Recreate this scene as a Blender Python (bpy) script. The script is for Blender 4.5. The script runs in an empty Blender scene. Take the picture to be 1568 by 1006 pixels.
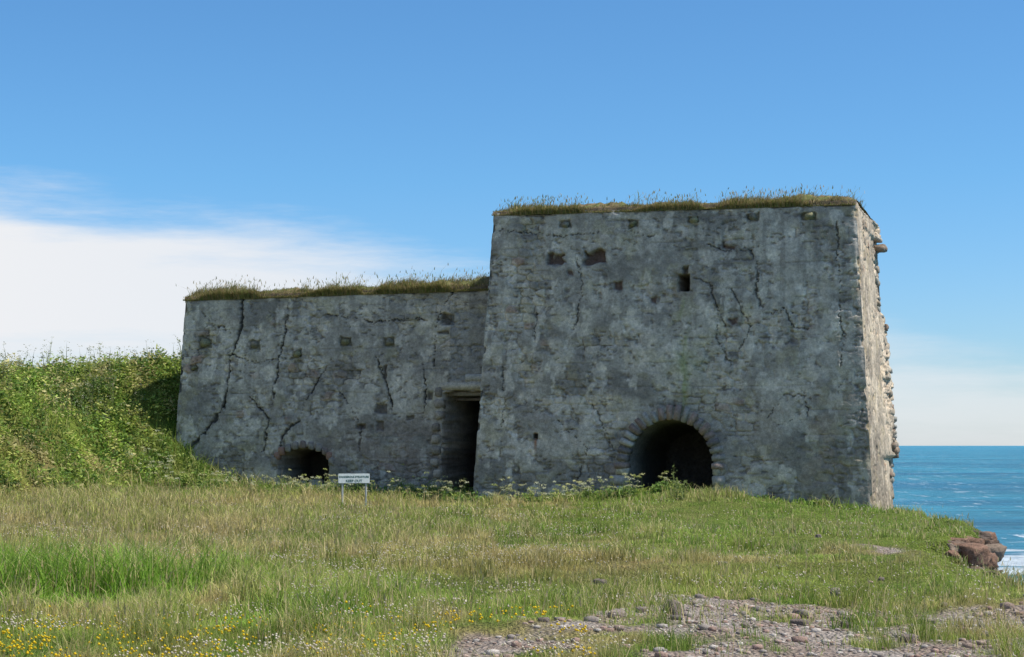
import bpy, bmesh, math, random
import numpy as np
from mathutils import Vector, Matrix
random.seed(7); RNG=np.random.default_rng(11)
scene=bpy.context.scene
scene.view_settings.view_transform='Standard'; scene.view_settings.look='None'
scene.view_settings.exposure=0; scene.view_settings.gamma=1

# ---------------------------------------------------------------- noise
def _h(ix,iy,iz,seed):
    n=(ix.astype(np.int64)*374761393+iy.astype(np.int64)*668265263+iz.astype(np.int64)*2147483647+seed*1274126177)&0xffffffff
    n=((n^(n>>13))*1274126177)&0xffffffff
    n=((n^(n>>16))*2246822519)&0xffffffff
    n=n^(n>>15)
    return (n&0xffffff)/float(0xffffff)
def vn(x,y,z=None,seed=0):
    x=np.asarray(x,float); y=np.asarray(y,float)
    z=np.zeros_like(x) if z is None else np.asarray(z,float)
    xi=np.floor(x);yi=np.floor(y);zi=np.floor(z)
    fx=x-xi;fy=y-yi;fz=z-zi
    fx=fx*fx*(3-2*fx);fy=fy*fy*(3-2*fy);fz=fz*fz*(3-2*fz)
    r=0
    for a in (0,1):
        for b in (0,1):
            for c in (0,1):
                w=(fx if a else 1-fx)*(fy if b else 1-fy)*(fz if c else 1-fz)
                r=r+w*_h(xi+a,yi+b,zi+c,seed)
    return r
def fbm(x,y,z=None,seed=0,o=4):
    s=0;a=.5;t=0
    for k in range(o):
        f=2.03**k
        s=s+a*vn(x*f+k*7.3,y*f+k*3.1,None if z is None else z*f+k*5.7,seed+k); t+=a; a*=.55
    return s/t
def sm(x,a,b):
    t=np.clip((x-a)/(b-a),0,1); return t*t*(3-2*t)
def mixc(c,col,f):
    return c*(1-f[...,None])+np.array(col)*f[...,None]

# ---------------------------------------------------------------- camera
CZ=1.6; F=2500.0; TH=math.atan(179/2500)
cam=bpy.data.cameras.new("camera"); co=bpy.data.objects.new("camera",cam); scene.collection.objects.link(co)
co.location=(0,0,CZ); co.rotation_euler=(math.pi/2+TH,0,0)
cam.sensor_width=36; cam.lens=36*F/1568; cam.clip_start=.1; cam.clip_end=60000
scene.camera=co
def ray(px,py):
    a=(px-784)/F; b=(503-py)/F
    return np.array([a, math.cos(TH)-b*math.sin(TH), math.sin(TH)+b*math.cos(TH)])
# kiln frame: wall direction, inward direction
R18=math.radians(18); UD=np.array([math.cos(R18),-math.sin(R18),0]); ND=np.array([math.sin(R18),math.cos(R18),0])
P0=np.array([8.86,40.0,0.0]); BAT=.04
def site(px,py,off=0.0):
    """image pixel projected along its camera ray onto the battered wall plane lying `off` metres behind the main front"""
    d=ray(px,py); o=np.array([0,0,CZ]); n=ND-np.array([0,0,BAT])
    t=(np.dot(P0+ND*off-o,n)+0)/np.dot(d,n)
    return o+d*t

# ---------------------------------------------------------------- mesh helper
def np_mesh(name,V,faces,cols=None,mat=None,smooth=False,parent=None,extra=None):
    """faces: (M,k) int array"""
    me=bpy.data.meshes.new(name); V=np.asarray(V,np.float32); faces=np.asarray(faces,np.int32)
    M,k=faces.shape
    me.vertices.add(len(V)); me.vertices.foreach_set('co',V.ravel())
    me.loops.add(M*k); me.loops.foreach_set('vertex_index',faces.ravel())
    me.polygons.add(M); me.polygons.foreach_set('loop_start',np.arange(0,M*k,k,dtype=np.int32))
    if smooth: me.polygons.foreach_set('use_smooth',np.ones(M,bool))
    me.update(calc_edges=True)
    if cols is not None:
        cols=np.asarray(cols,np.float32)
        if cols.shape[1]==3: cols=np.hstack([cols,np.ones((len(cols),1),np.float32)])
        ca=me.color_attributes.new('Col','FLOAT_COLOR','POINT'); ca.data.foreach_set('color',cols.ravel())
    if mat: me.materials.append(mat)
    ob=bpy.data.objects.new(name,me); scene.collection.objects.link(ob)
    if parent: ob.parent=parent
    return ob
def grid_faces(nu,nv,flip=False,base=0):
    i,j=np.meshgrid(np.arange(nu-1),np.arange(nv-1),indexing='ij')
    a=(i*nv+j).ravel()+base
    f=np.stack([a,a+nv,a+nv+1,a+1],1)
    return f[:,::-1] if flip else f

# ---------------------------------------------------------------- materials
def newmat(n):
    m=bpy.data.materials.new(n); m.use_nodes=True; nt=m.node_tree
    return m,nt,nt.nodes['Principled BSDF']
def N(nt,t,**k):
    n=nt.nodes.new(t)
    for a,b in k.items(): setattr(n,a,b)
    return n
def noise(nt,vec,scale,detail=6,rough=.6):
    n=N(nt,'ShaderNodeTexNoise'); n.inputs['Scale'].default_value=scale
    n.inputs['Detail'].default_value=detail; n.inputs['Roughness'].default_value=rough
    nt.links.new(vec,n.inputs['Vector']); return n
def maprange(nt,src,a,b,c,d):
    n=N(nt,'ShaderNodeMapRange'); n.inputs[1].default_value=a;n.inputs[2].default_value=b
    n.inputs[3].default_value=c;n.inputs[4].default_value=d; nt.links.new(src,n.inputs[0]); return n
def mul(nt,c,f):
    n=N(nt,'ShaderNodeVectorMath',operation='SCALE'); nt.links.new(c,n.inputs[0]); nt.links.new(f,n.inputs['Scale']); return n.outputs[0]

def stone_material(name,s1=14,s2=55,bump=.5,lo=.62,hi=1.4,dist=.03):
    m,nt,p=newmat(name)
    geo=N(nt,'ShaderNodeNewGeometry'); at=N(nt,'ShaderNodeVertexColor',layer_name='Col')
    n1=noise(nt,geo.outputs['Position'],s1,8,.7); n2=noise(nt,geo.outputs['Position'],s2,5,.7)
    n3=noise(nt,geo.outputs['Position'],s1*.35,5,.65)
    a=maprange(nt,n1.outputs[0],.3,.7,lo,hi); b=maprange(nt,n2.outputs[0],.3,.7,.75,1.25); c3=maprange(nt,n3.outputs[0],.3,.7,.84,1.16)
    c=mul(nt,at.outputs[0],a.outputs[0]); c=mul(nt,c,b.outputs[0]); c=mul(nt,c,c3.outputs[0])
    nt.links.new(c,p.inputs['Base Color']); p.inputs['Roughness'].default_value=.95
    p.inputs['Specular IOR Level'].default_value=.2
    ad=N(nt,'ShaderNodeMath',operation='MULTIPLY_ADD'); nt.links.new(n2.outputs[0],ad.inputs[0]); ad.inputs[1].default_value=.45; nt.links.new(n1.outputs[0],ad.inputs[2])
    bp=N(nt,'ShaderNodeBump'); bp.inputs['Strength'].default_value=bump; bp.inputs['Distance'].default_value=dist
    nt.links.new(ad.outputs[0],bp.inputs['Height']); nt.links.new(bp.outputs[0],p.inputs['Normal'])
    return m
MW=stone_material('weathered_limestone',bump=.7,lo=.70,hi=1.30)
MR=stone_material('red_sandstone_rock',9,40,.9,.5,1.4,.08)
def leaf_material(name,tr=.3,rough=.6):
    m,nt,p=newmat(name); at=N(nt,'ShaderNodeVertexColor',layer_name='Col')
    nt.links.new(at.outputs[0],p.inputs['Base Color']); p.inputs['Roughness'].default_value=rough
    p.inputs['Specular IOR Level'].default_value=.25
    t=N(nt,'ShaderNodeBsdfTranslucent'); nt.links.new(at.outputs[0],t.inputs[0])
    mx=N(nt,'ShaderNodeMixShader'); mx.inputs[0].default_value=tr
    nt.links.new(p.outputs[0],mx.inputs[1]); nt.links.new(t.outputs[0],mx.inputs[2])
    nt.links.new(mx.outputs[0],nt.nodes['Material Output'].inputs[0]); return m
ML=leaf_material('foliage',.35); MG=leaf_material('grass_blade',.4)

# ---------------------------------------------------------------- terrain
EY=np.array([-60,-20,0,10,18,21.5,24,26,28,30,34,36,39,42,46,52,60,75,100,140,400.])
EX=np.array([45,24,14,9.2,7.4,6.65,6.7,6.9,7.6,8.5,9.6,9.8,9.9,10.6,11.6,11,8,-4,-30,-60,-120.])
def edge_x(y): return np.interp(y,EY,EX)
def sea_dist(x,y):
    return x-edge_x(y)-(fbm(x*.9,y*.9,seed=5,o=4)-.5)*1.6*sm(y,-5,5)*(1-.6*sm(y,37,40))
def hill_d(x,y):
    ax,ay=-9.8,45.5
    da=(x-ax)*-.97+(y-ay)*.24; db=(x-ax)*-.5+(y-ay)*.866
    k=1.5
    return np.where(abs(da-db)<k,np.maximum(da,db)+(k-abs(da-db))**2/(4*k),np.maximum(da,db))
def ter(x,y):
    x=np.asarray(x,float);y=np.asarray(y,float)
    z=.28*sm(-x,-3,9)*sm(y,16,40)
    z=z+.34*np.exp(-(((x-4.2)/3.0)**2+((y-39.6)/4.5)**2))
    z=z+(fbm(x*.35,y*.35,seed=2,o=3)-.5)*.22+(fbm(x*2.,y*2.,seed=3,o=3)-.5)*.11
    d=hill_d(x,y)
    H=3.75-.12*np.clip(-x-11,0,8)
    z=z+sm(d,-.6,5.4)*H*sm(-x,-60,8)+sm(d,0,2)*(fbm(x*.9,y*.9,seed=8,o=3)-.5)*.9
    z=np.where(x<-30,z*sm(-x,200,30)+0,z)
    s=sea_dist(x,y)
    z=z-sm(s,-.05,.4)*.8-np.clip(s,0,9)*1.25-np.clip(s,0,1)*(fbm(x*1.7,y*1.7,seed=9,o=4)-.5)*1.6
    z=z-.25*sm(s,-1.6,0)+.30*np.exp(-((s+.40)/.45)**2)*sm(fbm(x*.9,y*.9,seed=19,o=2),.36,.56)*sm(y,23,27)*(1-sm(y,35,37))
    return np.maximum(z,-9)
def gravel(x,y):
    g=sm(x,-1.2,1.2)*(1-sm(y,13.4,19.2))
    g=np.maximum(g, .62*np.exp(-(((x-5.6)/.5)**2+((y-25.0)/.5)**2)))
    n=fbm(x*1.2+.3,y*.9,seed=21,o=5)
    return sm(g*1.0+ (n-.5)*2.4, .42,.74)*sm(g,.02,.15)
def spaced(lo,hi,step,outlo,outhi,gr=1.18):
    c=list(np.arange(lo,hi+1e-6,step)); s=step; a=lo; L=[]
    while a>outlo: s*=gr; a-=s; L.append(a)
    s=step; b=hi; Rr=[]
    while b<outhi: s*=gr; b+=s; Rr.append(b)
    return np.array(L[::-1]+c+Rr)
gx=spaced(-19,14,.12,-900,60); gy=spaced(9,56,.13,-60,500)
X,Y=np.meshgrid(gx,gy,indexing='ij'); Z=ter(X,Y)
Vt=np.stack([X,Y,Z],-1).reshape(-1,3)
def grass_tone(x,y):
    """base colour of turf at x,y"""
    n1=fbm(x*.42,y*.30,seed=31,o=4); n2=fbm(x*1.4,y*1.1,seed=32,o=3); n3=fbm(x*.9,y*.6,seed=33,o=4)
    c=np.zeros(x.shape+(3,))+np.array([.28,.34,.065])
    c=mixc(c,[.58,.47,.20],sm(n1,.47,.62)*.8)
    c=mixc(c,[.17,.29,.035],sm(n2,.5,.66)*.8)
    c=mixc(c,[.38,.48,.09],sm(n3,.53,.66)*.6)
    wx=x+(fbm(x*.5,y*.4,seed=36,o=3)-.5)*5; wy=y+(fbm(x*.5+4,y*.4,seed=37,o=3)-.5)*7
    lush=np.clip(np.exp(-(((wx+5.0)/2.6)**2+((wy-17.4)/2.1)**2))*1.6,0,1)*sm(n1*.5+.6*n2,.42,.60)
    c=mixc(c,[.24,.40,.05],lush)
    tan=sm(y,24,30)*(1-sm(y,37,42))*sm(-x,-1,8)
    c=mixc(c,[.50,.43,.16],tan*.4)
    rust=np.exp(-(((x-.5)/2.4)**2+((y-21)/2.2)**2)); c=mixc(c,[.54,.35,.17],rust*.5)
    grn=sm(x,0,4)*sm(y,22,32); c=mixc(c,[.27,.39,.07],grn*.6)
    return c,lush
g=gravel(X,Y); gt,_l=grass_tone(X,Y)
sd=sea_dist(X,Y)
pn=fbm(X*3,Y*3,seed=44,o=3)
gcol=np.zeros(X.shape+(3,))+np.array([.43,.335,.27]); gcol=mixc(gcol,[.54,.465,.40],sm(pn,.45,.7))
soil=gt*.62
cgr=soil*(1-g[...,None])+gcol*g[...,None]
rk=sm(sd+.25*(pn-.5),-.05,.15)
rcol=np.zeros(X.shape+(3,))+np.array([.27,.165,.115]); rcol=mixc(rcol,[.14,.095,.075],sm(pn,.4,.6))
cgr=cgr*(1-rk[...,None])+rcol*rk[...,None]
m,nt,p=newmat('turf_and_gravel')
geo=N(nt,'ShaderNodeNewGeometry'); at=N(nt,'ShaderNodeVertexColor',layer_name='Col')
n1=noise(nt,geo.outputs['Position'],9,8,.7); n2=noise(nt,geo.outputs['Position'],60,4,.7)
vo=N(nt,'ShaderNodeTexVoronoi'); vo.inputs['Scale'].default_value=26; nt.links.new(geo.outputs['Position'],vo.inputs['Vector'])
a=maprange(nt,n1.outputs[0],.3,.7,.55,1.4); b=maprange(nt,n2.outputs[0],.3,.7,.7,1.3); c2=maprange(nt,vo.outputs['Distance'],0,.6,1.2,.6)
c=mul(nt,at.outputs[0],a.outputs[0]); c=mul(nt,c,b.outputs[0]); c=mul(nt,c,c2.outputs[0])
nt.links.new(c,p.inputs['Base Color']); p.inputs['Roughness'].default_value=1; p.inputs['Specular IOR Level'].default_value=.1
bp=N(nt,'ShaderNodeBump'); bp.inputs['Strength'].default_value=1; bp.inputs['Distance'].default_value=.05
ad=N(nt,'ShaderNodeMath',operation='SUBTRACT'); nt.links.new(n1.outputs[0],ad.inputs[0]); nt.links.new(vo.outputs['Distance'],ad.inputs[1])
nt.links.new(ad.outputs[0],bp.inputs['Height']); nt.links.new(bp.outputs[0],p.inputs['Normal'])
np_mesh('ground',Vt,grid_faces(len(gx),len(gy)),cgr.reshape(-1,3),m,smooth=True)

# ---------------------------------------------------------------- sea
SEA=-5.0
m,nt,p=newmat('sea_water')
geo=N(nt,'ShaderNodeNewGeometry')
mp=N(nt,'ShaderNodeMapping'); mp.inputs['Scale'].default_value=(.35,1,1); mp.inputs['Rotation'].default_value=(0,0,.25)
nt.links.new(geo.outputs['Position'],mp.inputs[0])
mp2=N(nt,'ShaderNodeMapping'); mp2.inputs['Scale'].default_value=(1.2,.16,1); nt.links.new(geo.outputs['Position'],mp2.inputs[0])
w1=noise(nt,mp.outputs[0],.35,8,.62); w2=noise(nt,mp.outputs[0],.012,8,.7); w4=noise(nt,mp.outputs[0],.10,8,.72); w5=noise(nt,mp2.outputs[0],.55,4,.75)
cr=N(nt,'ShaderNodeValToRGB'); e=cr.color_ramp.elements; e[0].position=.36;e[0].color=(.006,.12,.23,1);e[1].position=.64;e[1].color=(.05,.34,.44,1)
nt.links.new(w2.outputs[0],cr.inputs[0])
dv=N(nt,'ShaderNodeVectorMath',operation='DISTANCE'); nt.links.new(geo.outputs['Position'],dv.inputs[0]); dv.inputs[1].default_value=(33,90,SEA)
dm=maprange(nt,dv.outputs['Value'],4,21,.28,0)
ww=N(nt,'ShaderNodeMath',operation='ADD'); nt.links.new(w1.outputs[0],ww.inputs[0]); nt.links.new(dm.outputs[0],ww.inputs[1])
ft=maprange(nt,ww.outputs[0],.645,.70,0,.9)
f4=maprange(nt,w5.outputs[0],.61,.66,0,.9)  # white flecks painted into the water colour in place of sun glitter
fm=N(nt,'ShaderNodeMath',operation='MAXIMUM'); nt.links.new(ft.outputs[0],fm.inputs[0]); nt.links.new(f4.outputs[0],fm.inputs[1])
mx=N(nt,'ShaderNodeMixRGB'); nt.links.new(fm.outputs[0],mx.inputs[0]); nt.links.new(cr.outputs[0],mx.inputs[1]); mx.inputs[2].default_value=(.8,.85,.85,1)
dk=maprange(nt,w4.outputs[0],.35,.65,.62,1.38)  # wave shading painted into the base colour from the swell noise
nt.links.new(mul(nt,mx.outputs[0],dk.outputs[0]),p.inputs['Base Color']); p.inputs['Roughness'].default_value=.3; p.inputs['IOR'].default_value=1.33; p.inputs['Specular IOR Level'].default_value=.3
wa=N(nt,'ShaderNodeMath',operation='MULTIPLY_ADD'); nt.links.new(w4.outputs[0],wa.inputs[0]); wa.inputs[1].default_value=2.2; nt.links.new(w1.outputs[0],wa.inputs[2])
bp=N(nt,'ShaderNodeBump'); bp.inputs['Strength'].default_value=1; bp.inputs['Distance'].default_value=2.2
nt.links.new(wa.outputs[0],bp.inputs['Height']); nt.links.new(bp.outputs[0],p.inputs['Normal'])
S=30000
np_mesh('sea',[(-S,-S,SEA),(S,-S,SEA),(S,S,SEA),(-S,S,SEA)],[[0,1,2,3]],None,m)

# ---------------------------------------------------------------- ruin
ruin=bpy.data.objects.new('limekiln_ruin',None); scene.collection.objects.link(ruin)
def stones(U,V,cw=.42,ch=.22,seed=0):
    u=U+(fbm(U*2.2,V*2.2,seed=seed+50,o=3)-.5)*.22; v=V+(fbm(U*2.2+9,V*2.2,seed=seed+60,o=3)-.5)*.14
    y=v/ch; j0=np.floor(y)
    F1=np.full(U.shape,9.);F2=np.full(U.shape,9.);ID=np.zeros(U.shape)
    for dj in (-1,0,1):
        j=j0+dj; x=u/cw+_h(j,j*0,j*0,seed+1)*1.0; i0=np.floor(x)
        for di in (-1,0,1):
            i=i0+di
            cx=i+.5+(_h(i,j,j*0,seed+2)-.5)*.7; cy=j+.5+(_h(i,j,j*0,seed+3)-.5)*.5
            d=np.maximum(abs(x-cx)*.95,abs(y-cy))*.6+np.hypot(x-cx,y-cy)*.4
            idv=_h(i,j,j*0,seed+4)
            n1=d<F1
            F2=np.where(n1,F1,np.minimum(F2,d)); ID=np.where(n1,idv,ID); F1=np.where(n1,d,F1)
    return F2-F1,ID
def seg_dist(U,V,pts):
    d=np.full(U.shape,1e9)
    for (a,b),(c,e) in zip(pts[:-1],pts[1:]):
        l=(c-a)**2+(e-b)**2+1e-9; t=np.clip(((U-a)*(c-a)+(V-b)*(e-b))/l,0,1)
        d=np.minimum(d,np.hypot(U-a-t*(c-a),V-b-t*(e-b)))
    return d
def wall_surface(U,V,seed,expo_bias=0,warm=0,height=7.6):
    """relief depth (m, inward +) and colour for a rubble wall with worn harling"""
    e,idv=stones(U,V,seed=seed)
    big=fbm(U*.55,V*.55,seed=seed+7,o=4); mid=fbm(U*1.9,V*1.9,seed=seed+8,o=4); fine=fbm(U*7,V*7,seed=seed+9,o=4)
    low=1-sm(V,0,2.6)
    ex=sm(big*.6+mid*.5+expo_bias+.07*low,.54,.69)
    ex=np.maximum(ex,.11)
    joint=1-sm(e,.03,.16)
    d=ex*(.010+joint*.045-(idv-.5)*.045)
    d+= (big-.5)*.10+(mid-.5)*.035+(fine-.5)*.02
    pit=sm(fbm(U*7,V*13,seed=seed+12,o=3),.61,.72)*sm(mid,.34,.54); d+=pit*.035
    lv=(V+.05*(fbm(U*.8,V*.3,seed=seed+40,o=3)-.5))/.62; lj=abs(lv-np.round(lv))*.62
    lift=(1-sm(lj,.004,.022))*sm(fbm(U*.8,V*.8,seed=seed+41,o=3),.46,.62)
    d+=lift*.02
    c=np.zeros(U.shape+(3,))+np.array([.47,.46,.425])
    c=mixc(c,[.62,.60,.55],sm(mid,.5,.66)*.6)
    c=mixc(c,[.30,.295,.28],sm(fbm(U*1.0,V*1.2,seed=seed+14,o=5),.47,.66)*.85)
    st=fbm(U*4.5,V*.35,seed=seed+15,o=4); c=mixc(c,[.27,.265,.255],sm(st,.50,.68)*.65*sm(V,.5,height*.7))
    sc=np.zeros_like(c)+np.array([.42,.405,.37])
    sc=mixc(sc,[.52,.475,.40],sm(idv,.45,.5)); sc=mixc(sc,[.24,.235,.225],sm(idv,.68,.71)); sc=mixc(sc,[.36,.24,.19],sm(idv,.88,.90)); sc=mixc(sc,[.62,.60,.55],sm(idv,.93,.95))
    k=ex*.70; c=c*(1-k[...,None])+sc*k[...,None]
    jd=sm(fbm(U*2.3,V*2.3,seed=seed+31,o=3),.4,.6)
    c=mixc(c,[.56,.54,.49],joint*ex*.4*(1-jd)); c=mixc(c,[.14,.13,.12],(1-sm(e,.01,.09))*ex*.75*jd)  # dark joints: dirt tone with occlusion shade painted in so the relief shows
    c=mixc(c,[.16,.155,.15],lift*.4)
    c=mixc(c,[.20,.197,.19],sm(fbm(U*.8,V*1.3,seed=seed+18,o=4)+.27*low,.54,.73)*.75)
    c=mixc(c,[.13,.12,.112],pit*.6)
    lich=sm(fbm(U*2.6,V*2.6,seed=seed+21,o=4),.60,.7); c=mixc(c,[.46,.43,.27],lich*.3)
    wht=sm(fbm(U*3.3,V*2.2,seed=seed+25,o=5),.60,.67); c=mixc(c,[.74,.72,.67],wht*.45)
    c*= (1+(fine-.5)*.6)[...,None]
    c*=np.array([1.07,1.0,.92])
    if warm: c*=np.array([1.12,.99,.84])
    return d,c
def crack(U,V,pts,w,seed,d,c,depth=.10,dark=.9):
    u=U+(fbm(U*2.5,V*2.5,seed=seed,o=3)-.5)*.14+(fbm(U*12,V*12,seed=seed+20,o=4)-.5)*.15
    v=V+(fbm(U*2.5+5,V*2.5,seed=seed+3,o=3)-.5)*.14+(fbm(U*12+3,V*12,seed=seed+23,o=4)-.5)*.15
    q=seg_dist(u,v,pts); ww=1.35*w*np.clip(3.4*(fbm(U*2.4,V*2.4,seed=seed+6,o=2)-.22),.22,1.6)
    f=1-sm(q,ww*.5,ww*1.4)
    return d+f*depth, mixc(c,[.03,.03,.028],f*dark)  # crack interior painted dark: dirt plus shade put into the colour
def arris(V,seed):
    """wear of a corner: (inward, lateral) loss in metres at height V"""
    n=fbm(V*0+3,V*2.5,seed=seed+77,o=4); m_=fbm(V*3.4,V*0,seed=seed+73,o=4)
    chip=sm(m_,.58,.72)
    return .005+.06*n**2+.04*chip, .03*m_+.05*chip
def front(name,off,BL,BR,TR,TL,seed,feat,height,step=.025):
    bl,br,tr,tl=[site(*q,off) for q in (BL,BR,TR,TL)]
    ext=lambda T,B: T+(B-T)*((T[2]+1.0)/(T[2]-B[2]))
    bl=ext(tl,bl); br=ext(tr,br)
    nu=int(np.linalg.norm(br-bl)/step); nv=int(np.linalg.norm(tl-bl)/step)
    s,t=np.meshgrid(np.linspace(0,1,nu),np.linspace(0,1,nv),indexing='ij')
    P=(1-s)[...,None]*((1-t)[...,None]*bl+t[...,None]*tl)+s[...,None]*((1-t)[...,None]*br+t[...,None]*tr)
    org=P0+ND*off; U=(P-org)@UD; V=P[...,2].copy()
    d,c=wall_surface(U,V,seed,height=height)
    W=np.linalg.norm(br-bl); es=np.minimum(s,1-s)*W
    ai,al=arris(V,seed)
    d=d*sm(es,0,.10)+(1-sm(es,0,.12))*ai
    top=(1-t)*np.linalg.norm(tl-bl); d=d+ (1-sm(top,0,.12))*.06*fbm(U*3,V*3,seed=seed+70)*sm(es,0,.1)
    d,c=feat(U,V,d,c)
    P=P+ND*d[...,None]
    P[...,2]-= (1-sm(top,0,.25))*(fbm(U*1.7,U*0,seed=seed+71,o=4)*.12)*sm(es,0,.2)
    P=P+UD*((1-sm(s*W,0,.08))*al)[...,None]
    P=P-UD*((1-sm((1-s)*W,0,.08))*al)[...,None]
    ob=np_mesh(name,P.reshape(-1,3),grid_faces(nu,nv),c.reshape(-1,3),MW,smooth=True,parent=ruin)
    return bl,br,tr,tl
def uv(px,py,off=0.0):
    p=site(px,py,off); return float((p-(P0+ND*off))@UD), float(p[2])
def poly(pts,off=0.0): return [uv(a,b,off) for a,b in pts]
def rect(U,V,x0,y0,x1,y1,off,rag=.03,seed=1):
    a=uv(x0,y1,off); b=uv(x1,y0,off)
    u=U+(fbm(U*4,V*4,seed=seed,o=3)-.5)*rag*2.5; v=V+(fbm(U*4+7,V*4,seed=seed+1,o=3)-.5)*rag*2.5
    return np.minimum(np.minimum(u-a[0],b[0]-u),np.minimum(v-a[1],b[1]-v))
PUT=[(865,343,14,10,0),(969,342,12,10,0),(1062,335,15,10,0),(1153,331,15,11,0),(1239,331,17,13,0),
        (313,524,17,15,1.6),(390,527,14,14,1.6),(455,541,13,11,1.6),(528,523,16,12,1.6),(596,523,14,13,1.6),(296,564,11,10,1.6)]
def putholes(U,V,d,c,off):
    for k,(x,y,w,h,o) in enumerate(PUT):
        if o!=off: continue
        r=rect(U,V,x-w*.58,y-h*.5,x+w*.58,y+h*.62,off,.06,seed=600+k*3); f=sm(r,-.02,.02)
        d=d+f*.07; c=mixc(c,[.15,.135,.09],f*.8)
        a=uv(x,y,off); f=np.exp(-((U-a[0])/.12)**2)*(1-sm(V,a[1]-.1,a[1]))*sm(V,a[1]-.9,a[1]-.2); c=mixc(c,[.26,.24,.16],f*.45)
    return d,c
ARC=uv(1025,709); ARR=(uv(1091,709)[0]-uv(959,709)[0])/2
def feat_main(U,V,d,c):
    for k,(pts,w) in enumerate([
        ([(882,395),(893,430),(886,470),(878,505)],.011),
        ([(1083,372),(1110,385),(1150,383)],.009),([(1150,383),(1160,410),(1158,452),(1168,470)],.019),
        ([(1062,425),(1085,432),(1100,470),(1110,500)],.012),
        ([(1100,480),(1098,520),(1120,560)],.008),
        ([(760,352),(860,362),(930,352),(1000,360)],.007),
        ([(1180,480),(1200,470),(1215,500),(1240,505)],.010),
        ([(1175,640),(1200,602),(1232,604),(1238,640),(1185,650)],.009),
        ([(770,560),(772,620),(766,700)],.008),
        ([(822,480),(818,520)],.018),
        ([(1280,335),(1285,420),(1290,520),(1285,600)],.007),
        ([(850,640),(900,690),(880,740)],.008),([(1120,440),(1150,500),(1130,540)],.008),
        ([(905,620),(925,660),(945,700)],.009)]):
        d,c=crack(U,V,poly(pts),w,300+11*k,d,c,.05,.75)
    d,c=putholes(U,V,d,c,0)
    for (x0,y0,x1,y1,dep,k) in [(836,388,864,405,.16,1),(895,383,926,404,.18,2),(939,430,952,446,.08,3),(870,413,880,425,.05,4),(1110,372,1124,380,.06,5),(1118,486,1132,497,.05,6),(995,452,1006,462,.05,7)]:
        r=rect(U,V,x0,y0,x1,y1,0,.10,seed=400+k*3); f=sm(r,-.02,.04); d=d+f*dep; c=mixc(c,[.11,.062,.048],f*.9)
        f2=sm(r,-.12,.0)*(1-f); c=mixc(c,[.18,.165,.15],f2*.5)
    r=rect(U,V,1038,420,1056,446,0,.02,seed=420); f=sm(r,-.005,.02); d=np.where(r>0,d+f*1.2,d); c=mixc(c,[.03,.03,.03],f)
    r=rect(U,V,1028,408,1066,456,0,.06,seed=421); c=mixc(c,[.28,.235,.18],sm(r,-.05,.08)*.55)
    r=rect(U,V,1045,408,1054,420,0,.05,seed=423); d=d+sm(r,-.01,.03)*.12; c=mixc(c,[.08,.065,.05],sm(r,-.01,.03)*.8)
    a=uv(1047,450); f=np.exp(-((U-a[0]+.02)/.13)**2)*(1-sm(V,a[1]-.3,a[1]))*sm(V,1.8,2.8)*sm(fbm(U*6,V*1.6,seed=430,o=4),.34,.58)
    c=mixc(c,[.31,.34,.15],f*.8)
    a=uv(1052,560); f=np.exp(-((U-a[0])/.55)**2-((V-a[1])/.5)**2)*sm(fbm(U*3,V*3,seed=431,o=3),.4,.6); c=mixc(c,[.37,.37,.22],f*.5)
    a=uv(820,664); f=(1-sm(abs(U-a[0]),.02,.05))*sm(V,a[1]-.6,a[1]-.2)*(1-sm(V,a[1],a[1]+.05)); c=mixc(c,[.29,.13,.065],f*.85)
    r=rect(U,V,816,664,823,672,0,.0); d=np.where(r>0,d+.1,d); c=mixc(c,[.03,.025,.02],sm(r,0,.01))
    a=uv(1240,670); f=np.exp(-((U-a[0])/1.3)**2-((V-a[1])/1.2)**2)*sm(fbm(U*1.5,V*2,seed=440,o=4),.4,.6); c=mixc(c,[.38,.30,.23],f*.6)
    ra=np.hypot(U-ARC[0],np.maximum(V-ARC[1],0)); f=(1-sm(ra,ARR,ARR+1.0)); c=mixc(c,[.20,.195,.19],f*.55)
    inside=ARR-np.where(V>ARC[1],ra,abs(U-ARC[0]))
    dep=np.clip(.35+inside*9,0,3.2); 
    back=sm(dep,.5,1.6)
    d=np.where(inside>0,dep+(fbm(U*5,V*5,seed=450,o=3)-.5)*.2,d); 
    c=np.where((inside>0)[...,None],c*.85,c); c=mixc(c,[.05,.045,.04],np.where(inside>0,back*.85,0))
    return d,c
LO=1.6
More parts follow.
